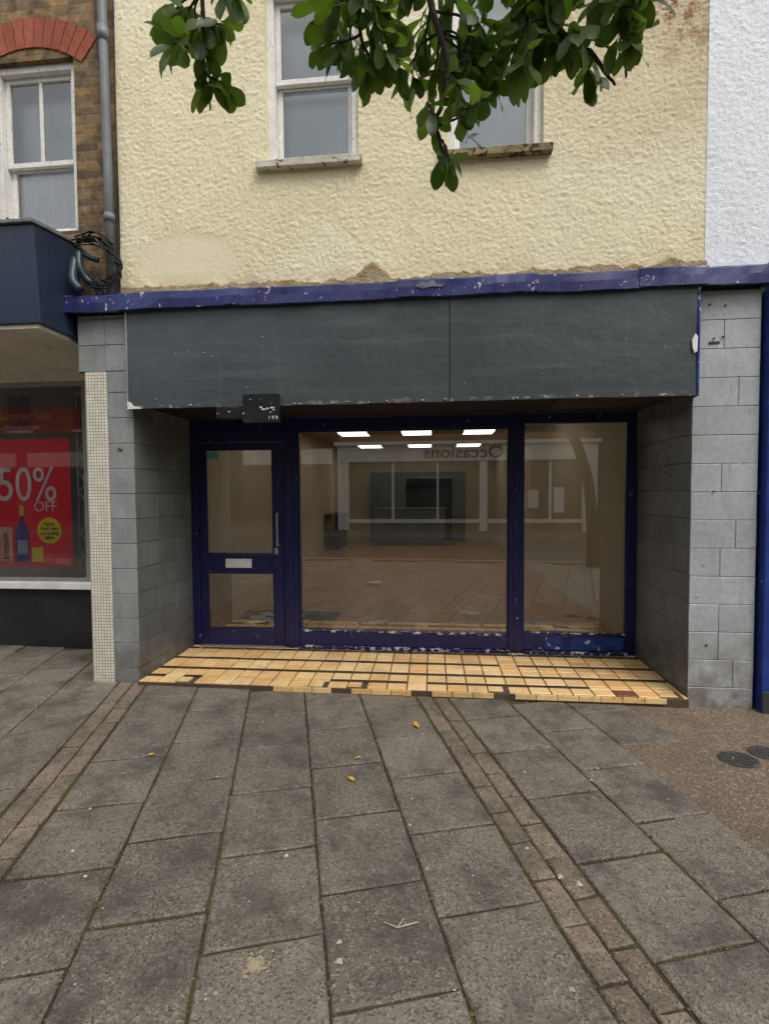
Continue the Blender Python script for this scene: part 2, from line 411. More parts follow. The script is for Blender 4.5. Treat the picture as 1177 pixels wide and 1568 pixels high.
def board(name,x0,x1,z0,z1,y):
    nx,nz=32,8; V=[];F=[]
    for j in range(nz+1):
        for i in range(nx+1):
            x=x0+(x1-x0)*i/nx; z=z0+(z1-z0)*j/nz
            dy=.010*noise.noise(Vector((x*1.6,z*2.2,y*9)))
            dz=.004*noise.noise(Vector((x*4,3,0))) if j==0 else 0
            V.append((x,y+dy,z+dz))
    for j in range(nz):
        for i in range(nx): a=j*(nx+1)+i; F.append((a,a+1,a+nx+2,a+nx+1))
    o=meshobj(name,V,F,FASC,shop,smooth=True); s=o.modifiers.new('s','SOLIDIFY'); s.thickness=.018; s.offset=-1; s.use_rim=True
    e=o.modifiers.new('e','EDGE_SPLIT'); e.split_angle=math.radians(40)
    return o
board('fascia_board_left',-2.292,.1285,2.155,2.90,-.05)
board('fascia_board_right',.1340,1.795,2.157,2.90,-.054)
box('fascia_edge_strip',1.797,1.813,-.062,.0,2.15,2.885,BLUEMID,shop)
box('fascia_edge_trim_left',-2.304,-2.294,-.058,.0,2.15,2.885,GREY,shop)
box('fascia_backing',-2.29,1.795,-.022,.10,2.21,2.99,DARKT,shop,0)
chipsV=[];chipsF=[]
for i in range(34):
    x=U(-2.28,1.78); w=U(.004,.020); z=2.160+U(0,.012)+(0 if R()<.65 else U(0,.6)); hgt=U(.002,.006)
    if z>2.2: w=.004;hgt=.003
    n=len(chipsV); chipsV+=bv(x,x+w,-.0625,-.050,z,z+hgt); chipsF+=[tuple(q+n for q in f) for f in BF]
meshobj('fascia_chips',chipsV,chipsF,WHITE,shop)
def blob(name,cx,cz,y,pts,mat):
    V=[(cx+a,y,cz+b) for a,b in pts]+[(cx+a,y+.01,cz+b) for a,b in pts]; k=len(pts)
    F=[tuple(range(k))[::-1],tuple(range(k,2*k))]+[(i,(i+1)%k,k+(i+1)%k,k+i) for i in range(k)]
    return meshobj(name,V,F,mat,shop)
blob('fascia_torn_patch',1.775,2.50,-.066,[(0,-.06),(.018,-.05),(.02,.05),(.006,.07),(-.015,.03),(-.012,-.02)],WHITEO)
blob('fascia_torn_corner',-2.26,2.17,-.066,[(-.035,-.02),(.08,-.018),(.05,-.003),(.01,.003),(-.01,.03),(-.035,.04)],WHITE)
blob('fascia_torn_edge',-.20,2.165,-.064,[(-.12,-.012),(.10,-.012),(.12,.004),(.05,.014),(.01,.028),(-.02,.012),(-.08,.016)],M('exposed_chipboard',(.20,.18,.16),(.05,.045,.04),25,.9))
box('sign_box',-1.38,-1.105,-.10,-.064,2.025,2.235,BLACK,shop,.004)
box('sign_box_tail',-1.60,-1.385,-.055,.0,2.07,2.153,BLACK,shop,.004)
for i,(a,b,w) in enumerate(((-1.25,2.13,.02),(-1.235,2.115,.03),(-1.20,2.12,.018),(-1.17,2.125,.03),(-1.15,2.11,.012))):
    box(f'sign_scrap_{i}',a,a+w,-.1035,-.1005,b,b+.010,WHITEO,shop,0)
text('sign_number','1 9 9',-1.15,-.1035,2.045,.036,WHITEO,shop)
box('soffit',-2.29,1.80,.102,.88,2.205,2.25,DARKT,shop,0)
box('soffit_flap',.95,1.78,.12,.6,2.19,2.203,M('old_board',(.05,.035,.03),None),shop)

def coping(name,x0,x1,z0,y0=-.085,parent=shop,mat=COPE,ztop=.125):
    n=max(6,int((x1-x0)/.04)); V=[];F=[]
    prof=[(y0+.012,z0-.004),(y0,z0),(y0-.002,z0+ztop*.5),(y0,z0+ztop-.012),(y0+.012,z0+ztop),(.09,z0+ztop+.02)]
    for i in range(n+1):
        x=x0+(x1-x0)*i/n
        for k,(y,z) in enumerate(prof):
            a=.010*noise.noise(Vector((x*3.1,k*.6,4)))+.005*noise.noise(Vector((x*14,k*.9,7)))
            b=.006*noise.noise(Vector((x*2.3,k*.2,9)))+.005*noise.noise(Vector((x*14,k*.5,2)))
            V.append((x,y+a,z+b))
    m=len(prof)
    for i in range(n):
        for k in range(m-1): F.append((i*m+k,(i+1)*m+k,(i+1)*m+k+1,i*m+k+1))
    o=meshobj(name,V,F,mat,parent); s=o.modifiers.new('s','SOLIDIFY'); s.thickness=.004
    return o
xs=[-2.76,-2.33,-1.40,-.23,.73,1.42,1.845,2.30]
for i in range(7): coping(f'coping_{i}',xs[i]-.012,xs[i+1]+.004*(i%2),2.884+.006*(i%2),-.085-.006*(i%2))
box('coping_end_cap',2.26,2.31,-.12,.06,2.96,3.04,M('lead',(.12,.12,.13)),shop)
box('coping_backing',-2.73,2.25,-.06,.07,2.90,2.99,DARKT,shop,0)
blob('coping_dent_tear',-.02,2.955,-.10,[(-.09,.0),(-.05,.03),(-.01,.018),(.03,.045),(.06,.01),(.12,.012),(.10,-.012),(.02,-.004),(-.04,-.02)],M('bare_lead',(.24,.25,.29),(.03,.035,.09),16,.5))
TAN=M('cement_fillet',(.44,.35,.20),(.27,.20,.12),9,.9,.8,50,.02)
V=[];F=[];n=320
for i in range(n+1):
    x=-2.40+(1.90+2.40)*i/n
    h=.036+.038*noise.noise(Vector((x*3,0,0)))+.028*noise.noise(Vector((x*13,5,0)))+.014*noise.noise(Vector((x*40,5,0)))
    if x<-1.3: h+=.012
    h+=.105*max(0,1-abs((x+.43)/.13))**.7 if abs(x+.43)<.13 else 0
    h+=.055*max(0,1-abs((x-1.66)/.09)) if abs(x-1.66)<.09 else 0
    h=max(h,.004); w=.004*noise.noise(Vector((x*20,1,1)))
    V+=[(x,.035+w,3.0),(x,.038+w,3.06+h*.8),(x,.058+w,3.065+h),(x,.09,3.065+h)]
for i in range(n):
    for k in range(3): F.append((i*4+k,(i+1)*4+k,(i+1)*4+k+1,i*4+k+1))
meshobj('cement_fillet',V,F,TAN,shop)

def lines(a,b,res,extra):
    s=set([round(a,4),round(b,4)]+[round(e,4) for e in extra if a<e<b])
    base=sorted(s); out=[]
    for p,q in zip(base[:-1],base[1:]):
        m=max(1,round((q-p)/res)); out+=[p+(q-p)*i/m for i in range(m)]
    return out+[base[-1]]
def roughwall(name,x0,x1,z0,z1,y,res,holes,mat,parent,amp=.006):
    X=lines(x0,x1,res,[h[0] for h in holes]+[h[1] for h in holes]); Z=lines(z0,z1,res,[h[2] for h in holes]+[h[3] for h in holes])
    V=[];F=[]
    for z in Z:
        for x in X:
            a=0
            if amp:
                p=Vector((x,z,0)); q=Vector((x+.03*noise.noise(p*9),z+.03*noise.noise(p*9+Vector((5,0,0))),0))
                r=abs(noise.noise(q*26)); a=amp*(1.5*r+1.0*noise.noise(q*58)+.4*noise.noise(q*8))
                if ((x+1.87)/.42)**2+((z-3.3)/.23)**2<.9: a*=.25
            V.append((x,y-a,z))
    w=len(X)
    for j in range(len(Z)-1):
        for i in range(w-1):
            cx=(X[i]+X[i+1])/2; cz=(Z[j]+Z[j+1])/2
            if any(h[0]<cx<h[1] and h[2]<cz<h[3] for h in holes): continue
            a=j*w+i; F.append((a,a+1,a+w+1,a+w))
    return meshobj(name,V,F,mat,parent,smooth=True)
W1=(-1.232,-.531,3.99,5.28); W2=(.12,.80,3.97,5.28)
roughwall('rendered_wall',-2.42,1.905,3.0,5.6,.08,.010,[W1,W2],CREAM,shop,.0045)
roughwall('rendered_wall_upper',-2.42,1.905,5.6,8.2,.08,.05,[],CREAM,shop,.004)
box('party_wall_side',-2.419,-2.3,.09,.4,3.03,8.2,CREAM,shop,0)
box('parapet',-2.45,1.93,.02,.4,8.2,8.32,KERB,shop)
def sash(name,W,parent,y=.17,wall=.08,bars=False,mat=WHITE,reveal=CREAM,curt=None,split=None,back=True):
    x0,x1,z0,z1=W; zm=split or (z0+z1)/2
    boxes(name+'_reveal',[(x0-.03,x0,wall+.004,y+.04,z0,z1),(x1,x1+.03,wall+.004,y+.04,z0,z1),(x0-.03,x1+.03,wall+.004,y+.04,z1,z1+.03)],reveal,parent,0)
    f=.055
    boxes(name+'_box_frame',[(x0,x0+f,y-.05,y+.05,z0,z1),(x1-f,x1,y-.05,y+.05,z0,z1),(x0+f,x1-f,y-.05,y+.05,z1-f,z1),(x0+f,x1-f,y-.045,y+.05,z0,z0+.03)],mat,parent,.004)
    a,b=x0+f+.002,x1-f-.002; s=.038
    L=[(a,a+s,y-.005,y+.03,zm,z1-f),(b-s,b,y-.005,y+.03,zm,z1-f),(a+s,b-s,y-.005,y+.03,z1-f-s,z1-f),(a+s,b-s,y-.005,y+.03,zm,zm+.04)]
    L+=[(a,a+s,y+.035,y+.065,z0+.03,zm+.03),(b-s,b,y+.035,y+.065,z0+.03,zm+.03),(a+s,b-s,y+.035,y+.065,z0+.03,z0+.09),(a+s,b-s,y+.035,y+.065,zm-.01,zm+.03)]
    if bars: L.append(((a+b)/2-.014,(a+b)/2+.014,y,y+.025,zm+.041,z1-f-s))
    boxes(name+'_sashes',L,mat,parent,.003)
    quad(name+'_glass_upper',[(a+s,y+.012,zm+.04),(b-s,y+.012,zm+.04),(b-s,y+.012,z1-f-s),(a+s,y+.012,z1-f-s)],UG,parent)
    quad(name+'_glass_lower',[(a+s,y+.05,z0+.09),(b-s,y+.05,z0+.09),(b-s,y+.05,zm-.01),(a+s,y+.05,zm-.01)],UG if not bars else GLASS2,parent)
    box(name+'_room_back',x0-.1,x1+.1,y+.14,y+.16,z0-.1,z1+.1,curt or BLIND,parent,0)
    box(name+'_room_side',x0-.12,x0-.1,y+.06,y+.14,z0-.1,z1+.1,BLIND,parent,0)
    box(name+'_room_side2',x1+.1,x1+.12,y+.06,y+.14,z0-.1,z1+.1,BLIND,parent,0)
UG=glassmat('upper_window_glass',(.92,.95,.97),2.6,.05)
BLIND=M('sky_tinted_blind',(.70,.75,.78),(.60,.65,.68),2,.8,plain=True)  # pale blind; the sky's reflected grey-blue is put into its colour
sash('window_a',W1,shop,split=4.62); sash('window_b',W2,shop,split=4.62)
SILL=M('old_sill',(.72,.68,.58),(.52,.48,.38),6,.8,.6,50,.01,chips=((.14,.11,.07),18,.62))
SILL2=M('mossy_sill',(.40,.34,.18),(.16,.12,.06),6,.9,.6,50,.01,chips=((.07,.05,.03),18,.52))
def sillobj(name,x0,x1,z,mat):
    n=24;V=[];F=[]
    for i in range(n+1):
        x=x0+(x1-x0)*i/n; a=.004*noise.noise(Vector((x*20,z,0))); b=.004*noise.noise(Vector((x*25,z,4)))
        V+=[(x,.02+a,z-.055+b),(x,.015+a,z-.012+b),(x,.03+a,z+b),(x,.18,z+.015),(x,.18,z-.055)]
    for i in range(n):
        for k in range(5): F.append((i*5+k,(i+1)*5+k,(i+1)*5+(k+1)%5,i*5+(k+1)%5))
    F.append((0,1,2,3,4)); F.append(tuple(n*5+k for k in range(5))[::-1])
    meshobj(name,V,F,mat,shop)
sillobj('window_sill_a',-1.30,-.50,3.985,SILL); sillobj('window_sill_b',.06,.855,3.965,SILL2)

FY0,FY1=.88,.945
fz=.047
boxes('frame_posts',[(-2.288,-2.215,FY0,FY1,fz,2.205),(-1.378,-1.244,FY0-.01,FY1,fz,2.205),(.693,.815,FY0-.012,FY1,fz,2.205),(1.717,1.79,FY0,FY1,fz,2.205)],BLUE,shop,.005)
boxes('frame_post_beads',[(-1.335,-1.29,FY0-.022,FY0-.011,fz,2.2),(.735,.775,FY0-.024,FY0-.013,fz,2.2)],BLUE,shop,.004)
boxes('frame_head',[(-1.243,.692,FY0,FY1,2.088,2.204),(.816,1.716,FY0,FY1,2.112,2.204),(-2.214,-1.379,FY0+.004,FY1,1.99,2.204)],BLUE,shop,.004)
boxes('frame_glazing_beads',[(-1.243,.692,FY0+.006,FY1-.03,2.07,2.087),(-1.243,-1.228,FY0+.006,FY1-.03,.215,2.07),(.678,.692,FY0+.006,FY1-.03,.215,2.07),(.816,.829,FY0+.006,FY1-.03,.235,2.11),(1.703,1.716,FY0+.006,FY1-.03,.235,2.11)],BLUE,shop,.003)
boxes('frame_bottom_rails',[(-1.243,.692,FY0-.004,FY1,.075,.195),(.816,1.716,FY0-.004,FY1,.075,.222)],BLUE,shop,.005)
boxes('frame_bottom_beads',[(-1.243,.692,FY0+.002,FY1-.03,.196,.213),(.816,1.716,FY0+.002,FY1-.03,.223,.236)],BLUECH,shop,.003)
boxes('frame_sill',[(-1.243,.692,FY0-.035,FY1,.048,.074),(.816,1.716,FY0-.035,FY1,.048,.074)],BLUECH,shop,.005)
boxes('frame_peeled_patch',[(1.02,1.69,FY0-.007,FY0-.0045,.09,.20)],BLUEMID,shop,0)
quad('shop_glass_main',[(-1.243,.92,.2),(.692,.92,.2),(.692,.92,2.088),(-1.243,.92,2.088)],GLASS,shop)
quad('shop_glass_side',[(.816,.92,.222),(1.716,.92,.222),(1.716,.92,2.112),(.816,.92,2.112)],GLASS,shop)
boxes('door_frame',[(-2.208,-2.143,.885,.93,.06,1.985),(-1.484,-1.386,.885,.93,.06,1.985),(-2.142,-1.485,.886,.93,1.914,1.985),(-2.142,-1.485,.886,.93,.74,.928),(-2.142,-1.485,.886,.93,.06,.207)],BLUE,shop,.005)
boxes('door_beads',[(-2.142,-2.13,.89,.90,.208,.739),(-1.497,-1.485,.89,.90,.208,.739),(-2.13,-1.497,.89,.90,.208,.219),(-2.142,-2.13,.89,.90,.929,1.913),(-1.497,-1.485,.89,.90,.929,1.913),(-2.13,-1.497,.89,.90,.929,.94)],BLUE,shop,.002)
quad('door_glass_upper',[(-2.142,.908,.928),(-1.485,.908,.928),(-1.485,.908,1.914),(-2.142,.908,1.914)],GLASS,shop)
quad('door_glass_lower',[(-2.142,.908,.207),(-1.485,.908,.207),(-1.485,.908,.74),(-2.142,.908,.74)],GLASS,shop)
box('door_threshold',-2.214,-1.379,.855,.94,.046,.058,STEEL,shop)
boxes('letter_plate',[(-1.955,-1.70,.877,.8855,.80,.885),(-1.93,-1.725,.873,.8765,.82,.865)],WHITEO,shop,.003)
tubes('door_handle',[(smoothpath([(-1.43,.884,1.32),(-1.43,.83,1.315),(-1.43,.825,1.28),(-1.43,.825,1.06),(-1.43,.83,1.02),(-1.43,.884,1.015)],3),.010)],STEEL,shop)
boxes('door_lock',[(-1.475,-1.44,.880,.8845,.93,.99)],STEEL,shop,.003)
box('door_sticker',-2.13,-2.02,.903,.906,1.84,1.90,M('sticker_blue',(.15,.42,.5)),shop,0)

def tilecol(name,c1,c2,isl):
    t=NT(name); g=t.n('ShaderNodeNewGeometry'); ri=g.outputs['Random Per Island']
    col=t.mix(ri,c1,c2); col=t.mix(t.ramp(t.noise(5,4),.48,.7,0,.55),col,(.38,.25,.12))
    col=t.mix(t.ramp(t.noise(45,3),.60,.70,0,.8),col,(.14,.09,.05))
    if isl: col=t.mix(t.ramp(t.noise(3,3),.55,.7,0,.4),col,(.80,.66,.42))
    return t.bsdf(col,.35,t.noise(25,3),.2,.004,.45)
TY=tilecol('yellow_quarry_tile',(.74,.42,.15),(.84,.60,.28),1)
TD=M('dark_brown_tile',(.030,.016,.012),(.055,.028,.018),9,.4,.1)
TR=M('red_tile',(.28,.09,.05),(.2,.07,.04),9,.4,.1)
box('threshold_base',-2.288,1.798,-.03,1.0,-.2,.036,M('threshold_bed',(.10,.07,.045),None,10,.9,.6,60,.01),shop,.004)
V=[];F=[];mi=[]
def ttile(x0,x1,y0,y1,m):
    g=.0045; x0+=g;x1-=g;y0+=g;y1-=g; n=len(V); z=.045+U(-.0012,.0012); c=.003
    V.extend([(x0,y0,.03),(x1,y0,.03),(x1,y1,.03),(x0,y1,.03),(x0,y0,z-c),(x1,y0,z-c),(x1,y1,z-c),(x0,y1,z-c),(x0+c,y0+c,z),(x1-c,y0+c,z),(x1-c,y1-c,z),(x0+c,y1-c,z)])
    for q in (0,4):
        for k in range(4): F.append((n+q+k,n+q+(k+1)%4,n+q+4+(k+1)%4,n+q+4+k)); mi.append(m)
    F.append((n+8,n+9,n+10,n+11)); mi.append(m)
y=-.028; rows=[('t',.115),('d',.050,.45),('t',.13),('d',.050,.80),('t',.10),('t',.10),('d',.052,.82),('t',.11),('t',.11),('d',.058,.95),('t',.125)]
dr=random.Random(31)
for ri,row in enumerate(rows):
    ty,h=row[0],row[1]; tw=.150; x=-2.288; st=ty=='d' and (ri>1 or True)
    while x<1.79:
        x1=min(x+tw,1.797)
        if ty=='t':
            if ri==0 and R()<.12:
                ttile(x,x1-U(.02,.06),y+U(.01,.03),y+h,0)
            else: ttile(x,x1,y,y+h,2 if ri==0 and 1.2<x<1.35 else 0)
        else:
            if dr.random()<.4: st=dr.random()<row[2]
            ttile(x,x1,y,y+h,1 if st else 0)
        x+=tw
    y+=h
meshobj('threshold_tiles',V,F,[TY,TD,TR],shop,mi)
boxes('threshold_nosing',[(x,x+.146,-.040,-.031,.0,.040) for x in [-1.2+.15*i for i in range(19)] if R()<.85],TY,shop,.003)

# interior
WALLI=M('interior_wall',(.56,.485,.36),(.50,.43,.315),.8,.7,plain=True)
CEIL=M('interior_ceiling',(.46,.41,.32),None,1,.8,plain=True)
FLOORI=brickmat('laminate_floor',(.42,.205,.055),(.34,.165,.045),(.14,.065,.022),.19,1.2,.003,.4,0,.35,'xy',.12,.5)
XL,XR,YB,ZF,ZC=-2.62,1.80,10.9,.12,2.75
quad('interior_floor',[(XL,.946,ZF),(XR+.0,.946,ZF),(XR,YB,ZF),(XL,YB,ZF)],FLOORI,shop)
box('interior_upstand',-2.28,1.79,.946,.958,.0,.118,WALLI,shop,0)
box('interior_wall_left',XL-.05,XL,.95,YB,ZF-.2,ZC,WALLI,shop,0)
box('interior_wall_right',XR,XR+.05,.95,YB,ZF-.2,ZC,WALLI,shop,0)
box('interior_back',XL,XR,YB,YB+.05,ZF-.2,ZC,WALLI,shop,0)
box('interior_ceiling',XL,XR,.95,YB,ZC,ZC+.05,CEIL,shop,0)
box('interior_front_header',XL,XR,.948,.96,2.206,ZC,WALLI,shop,0)
boxes('interior_front_left',[(XL,-2.29,.93,.96,ZF-.1,2.205)],WALLI,shop,0)
boxes('skirting',[(XR-.014,XR-.001,.97,YB,ZF,ZF+.09),(XL+.001,XL+.014,.97,YB,ZF,ZF+.09)],WALLI,shop,.003)
PART=M('partition_grey',(.11,.13,.14),None,2,.5,plain=True)
PART2=M('partition_bluegrey',(.15,.20,.22),None,2,.5,plain=True)
boxes('partition',[(-1.75,-.75,YB-.5,YB-.45,ZF,2.1),(-.75,.95,YB-.5,YB-.45,1.95,2.1),(.6,.95,YB-.5,YB-.45,ZF,1.948)],PART,shop)
boxes('back_doorway',[(-.74,.59,YB-.03,YB-.005,ZF,1.94)],M('dark_doorway',(.03,.035,.04),None,2,.5,plain=True),shop)
boxes('counter',[(-1.5,.35,YB-1.6,YB-1.0,ZF,ZF+.95),(-1.53,.38,YB-1.63,YB-.97,ZF+.952,ZF+.99)],PART2,shop)
boxes('wall_cabinet',[(XL+.02,XL+.36,8.2,9.4,ZF,ZF+.85),(XL+.02,XL+.38,8.18,9.42,ZF+.852,ZF+.88),(XL+.361,XL+.37,8.23,8.78,ZF+.06,ZF+.82),(XL+.361,XL+.37,8.82,9.37,ZF+.06,ZF+.82)],M('cabinet',(.07,.05,.04),None,2,.5,plain=True),shop)
PANEL=emis('light_panel',(1,.92,.76),3.6)
k=0
for yy in (3.2,6.6,9.4):
    for xx in (-1.6,-.3,.95):
        box(f'ceiling_light_{k}',xx-.3,xx+.3,yy-.3,yy+.3,ZC-.02,ZC-.004,PANEL,shop,0); k+=1
        boxes(f'ceiling_light_trim_{k}',[(xx-.33,xx-.301,yy-.33,yy+.33,ZC-.03,ZC-.002),(xx+.301,xx+.33,yy-.33,yy+.33,ZC-.03,ZC-.002)],CEIL,shop,0)
box('door_mat',-2.15,-1.05,1.0,1.95,ZF+.001,ZF+.012,M('mat_rubber',(.03,.027,.025),None,40,.9,.8,200,.01))
jm=empty('junk_mail'); cols=[(.7,.7,.66),(.6,.10,.1),(.75,.72,.6),(.2,.40,.6),(.8,.65,.2),(.8,.8,.8)]
def papermat(i,c):
    t=NT(f'paper_{i}'); v=t.n('ShaderNodeTexVoronoi'); v.inputs['Scale'].default_value=22; v.distance='CHEBYCHEV'; t.l(t.co,v.inputs['Vector'])
    return t.bsdf(t.mix(.35,c,v.outputs['Color']),.4)
jmats=[papermat(i,c) for i,c in enumerate(cols)]
pc=[0]
def paper(x,y,w,h,a,m):
    pc[0]+=1; z=ZF+.004+.0012*pc[0]
    c,s=math.cos(a),math.sin(a); V=[]
    for j in range(3):
        for k2 in range(3):
            px=(k2/2-.5)*w; py=(j/2-.5)*h; V.append((x+px*c-py*s,y+px*s+py*c,z+U(0,.008)))
    F=[(j*3+k2,j*3+k2+1,j*3+k2+4,j*3+k2+3) for j in range(2) for k2 in range(2)]
    meshobj(f'leaflet_{pc[0]}',V,F,m,jm)
for q in range(20): paper(U(.88,1.55),U(1.12,1.55),U(.14,.24),U(.12,.2),U(-.5,.5),random.choice(jmats))
for q in range(9): paper(U(-2.0,-1.5),U(1.2,1.7),U(.12,.22),U(.1,.15),U(-1,1),random.choice(jmats))
paper(.42,1.9,.26,.11,-.2,jmats[5]); paper(-.85,3.7,.2,.15,.3,jmats[5]); paper(-.55,1.4,.2,.1,.5,jmats[2]); paper(1.1,1.7,.18,.1,.4,jmats[1])

# ------------------------------------------------------------ left neighbour
nb=empty('brick_shop_building')
BRK=brickmat('london_stock_brick',(.25,.15,.06),(.12,.075,.04),(.15,.12,.085),.225,.070,.008,var=.55)
RED=M('red_arch_brick',(.36,.10,.055),(.25,.07,.04),20,.85,.6,60,.008,island=.15)
WN=(-3.50,-2.78,3.60,4.93)
roughwall('brick_wall',-9,-2.425,3.42,8.4,.11,.4,[WN,(-6.2,-5.45,3.6,4.93)],BRK,nb,0)
box('brick_wall_base',-2.76,-2.405,.105,.3,2.88,3.5,BRK,nb,0)
box('brick_wall_lower',-9,-2.761,.115,.3,2.74,3.47,BRK,nb,0)
def netm():
    t=NT('net_curtain_cloth')
    col=t.mix(t.ramp(t.noise(60,2),.5,.6,0,.35),(.94,.95,.96),(.70,.72,.74))
    return t.bsdf(col,.9)
NET=netm()
sash('window_left',WN,nb,y=.20,wall=.11,bars=True,reveal=BRK,split=4.17)
sash('window_far',(-6.2,-5.45,3.6,4.93),nb,y=.20,wall=.11,bars=True,reveal=BRK,split=4.17)
V=[];F=[];n=140
for i in range(n+1):
    x=-3.46+.64*i/n; yy=.272+.0065*math.sin(i*.62+1.8*math.sin(i*.23)); V+=[(x,yy,3.60),(x,yy,4.15+.006*math.sin(i*.9))]
for i in range(n): F.append((i*2,i*2+2,i*2+3,i*2+1))
meshobj('net_curtain',V,F,NET,nb,smooth=True)
V=[];F=[];cx=-3.14;cz=4.32;r0=.705;r1=.93
for i in range(13):
    a0=math.radians(128-76*i/13); a1=math.radians(128-76*(i+.92)/13)
    n=len(V)
    for yy in (.100,.22):
        for (r,a) in ((r0,a0),(r1,a0),(r1,a1),(r0,a1)): V.append((cx+r*math.cos(a),yy,cz+r*math.sin(a)))
    F+=[(n,n+1,n+2,n+3),(n+7,n+6,n+5,n+4),(n,n+3,n+7,n+4),(n+1,n,n+4,n+5),(n+2,n+1,n+5,n+6),(n+3,n+2,n+6,n+7)]
meshobj('window_arch',V,F,RED,nb)
NAVY=M('navy_fascia',(.024,.040,.078),(.018,.030,.058),2,.35,.1,spec=.5)
LEAD=M('lead_flashing',(.13,.14,.15),(.22,.22,.21),8,.6,.5,30,.01)
x0,x1=-9,-2.77
V=[(x0,-.32,2.73),(x1,-.32,2.73),(x1,.10,2.73),(x0,.10,2.73),(x0,-.36,3.40),(x1,-.36,3.40),(x1,.10,3.46),(x0,.10,3.46)]
meshobj('fascia_box',V,BF,NAVY,nb,bevel=.006)
V=[(x0,-.385,3.385),(x1+.012,-.385,3.385),(x1+.012,.103,3.452),(x0,.103,3.452),(x0,-.385,3.41),(x1+.012,-.385,3.41),(x1+.012,.103,3.49),(x0,.103,3.49)]
V=[(a,b,c+.018) for a,b,c in V]
meshobj('fascia_top_flashing',V,BF,LEAD,nb,bevel=.004)
box('soffit',-9,-2.80,-.30,.80,2.70,2.728,CREAMP,nb,0)
V=[];F=[]
for i in range(60):
    x=U(-3.6,-2.78); yy=U(-.38,-.2); s=U(.005,.014); n=len(V); z=3.43+(yy+.385)*.15
    V+=bv(x-s,x+s,yy-s,yy+s,z,z+s*1.3); F+=[tuple(q+n for q in f) for f in BF]
meshobj('flashing_debris',V,F,LEAD,nb)
MOS=brickmat('white_mosaic',(.74,.69,.58),(.66,.62,.52),(.30,.27,.21),.024,.024,.0028,0,.5,.4,'xz',.12,.5)
box('mosaic_pilaster',-2.672,-2.50,-.012,.80,-.1,2.453,MOS,nb,.004)
boxes('shopfront_head',[(-9,-2.68,.78,.86,2.585,2.70)],CREAMP,nb,.004)
boxes('shopfront_sill',[(-9,-2.68,.72,.86,.60,.665)],WHITEO,nb,.006)
box('stall_riser',-9,-2.68,.78,.86,-.1,.598,M('black_riser',(.016,.016,.017),(.024,.024,.024),3,.4,chips=((.2,.2,.2),40,.74)),nb,0)
boxes('shopfront_frame',[(-3.30,-2.68,.78,.86,.667,2.583),(-9,-3.302,.79,.85,2.54,2.583),(-9,-3.302,.79,.85,.667,.70),(-5.2,-5.12,.79,.85,.702,2.538)],M('alu_frame',(.35,.35,.34),None,10,.4,metal=.4),nb,.003)
quad('shopfront_glass',[(-9,.82,.70),(-3.302,.82,.70),(-3.302,.82,2.54),(-9,.82,2.54)],GLASS2,nb)
SHI=M('shop_interior_grey',(.30,.29,.28),None,1,.8,plain=True)
boxes('shop_interior',[(-9,-2.7,3.0,3.05,-.1,2.8),(-2.72,-2.69,.87,3.0,-.1,2.8),(-9,-2.7,.87,3.0,-.1,.3),(-9,-2.7,.87,3.0,2.75,2.8)],SHI,nb,0)
P=[]
for i in range(9):
    z=.72+.2*i
    P.append(([(-3.46,.93,z),(-3.32,.93,z+.2)],.006)); P.append(([(-3.32,.935,z),(-3.46,.935,z+.2)],.006))
P.append(([(-3.39,.93,.7),(-3.39,.93,2.5)],.007)); P.append(([(-3.47,.93,.7),(-3.47,.93,2.5)],.007))
tubes('scissor_grille',P,M('grille',(.7,.7,.67),None,9,.4,plain=True),nb,6)
ps=empty('sale_poster'); RP=M('poster_red',(.82,.045,.08),(.78,.04,.07),2,.5,plain=True)
py=.835
box('poster_sheet',-5.0,-3.475,py,py+.004,.80,2.05,RP,ps,0)
box('poster_header',-5.0,-3.36,py,py+.004,2.11,2.34,M('poster_header_red',(.50,.07,.07),None,2,.5,plain=True),ps,0)
text('poster_percent','50%',-3.615,py-.003,1.45,.47,WHITEO,ps,'RIGHT',.80,ext=.004)
text('poster_off','OFF',-3.62,py-.003,1.345,.14,WHITEO,ps,'RIGHT',1.0)
text('poster_title','Summer Sale',-3.66,py-.003,2.235,.115,M('poster_gold',(.9,.6,.2),plain=True),ps,'RIGHT',.9)
text('poster_sub','100s of lower prices',-3.78,py-.003,2.14,.07,WHITEO,ps,'RIGHT',.9)
YP=M('poster_yellow',(.88,.74,.05),None,2,.5,plain=True); PU=M('poster_purple',(.09,.08,.30),(.16,.13,.4),9,.4,plain=True); PK=M('poster_pink',(.85,.48,.42),plain=True); DKT=M('poster_ink',(.03,.02,.05),plain=True)
def disc(name,cx,cz,rx,rz,y,mat,par,n=32):
    V=[(cx+rx*math.cos(2*math.pi*k/n),y,cz+rz*math.sin(2*math.pi*k/n)) for k in range(n)]
    return meshobj(name,V,[tuple(range(n))],mat,par)
disc('poster_roundel',-3.71,1.155,.128,.128,py-.003,YP,ps)
for i,s in enumerate(('Hurry!',"Don't miss",'our sizzling','offers')): text(f'poster_roundel_{i}',s,-3.71,py-.006,1.205-.045*i,.05,DKT,ps,'CENTER',.85,ext=.001)
def flat(name,pts,mat,y): meshobj(name,[(a,y,b) for a,b in pts],[tuple(range(len(pts)))],mat,ps)
flat('poster_bottle',[(-4.07,.84),(-3.93,.84),(-3.925,1.12),(-3.95,1.20),(-3.975,1.23),(-3.975,1.30),(-4.02,1.30),(-4.02,1.23),(-4.05,1.20),(-4.07,1.12)],PU,py-.003)
flat('poster_bottle_cap',[(-4.02,1.302),(-3.975,1.302),(-3.975,1.40),(-4.02,1.40)],YP,py-.003)
flat('poster_bottle_label',[(-4.05,.93),(-3.94,.93),(-3.94,1.06),(-4.05,1.06)],M('label',(.5,.5,.62),plain=True),py-.005)
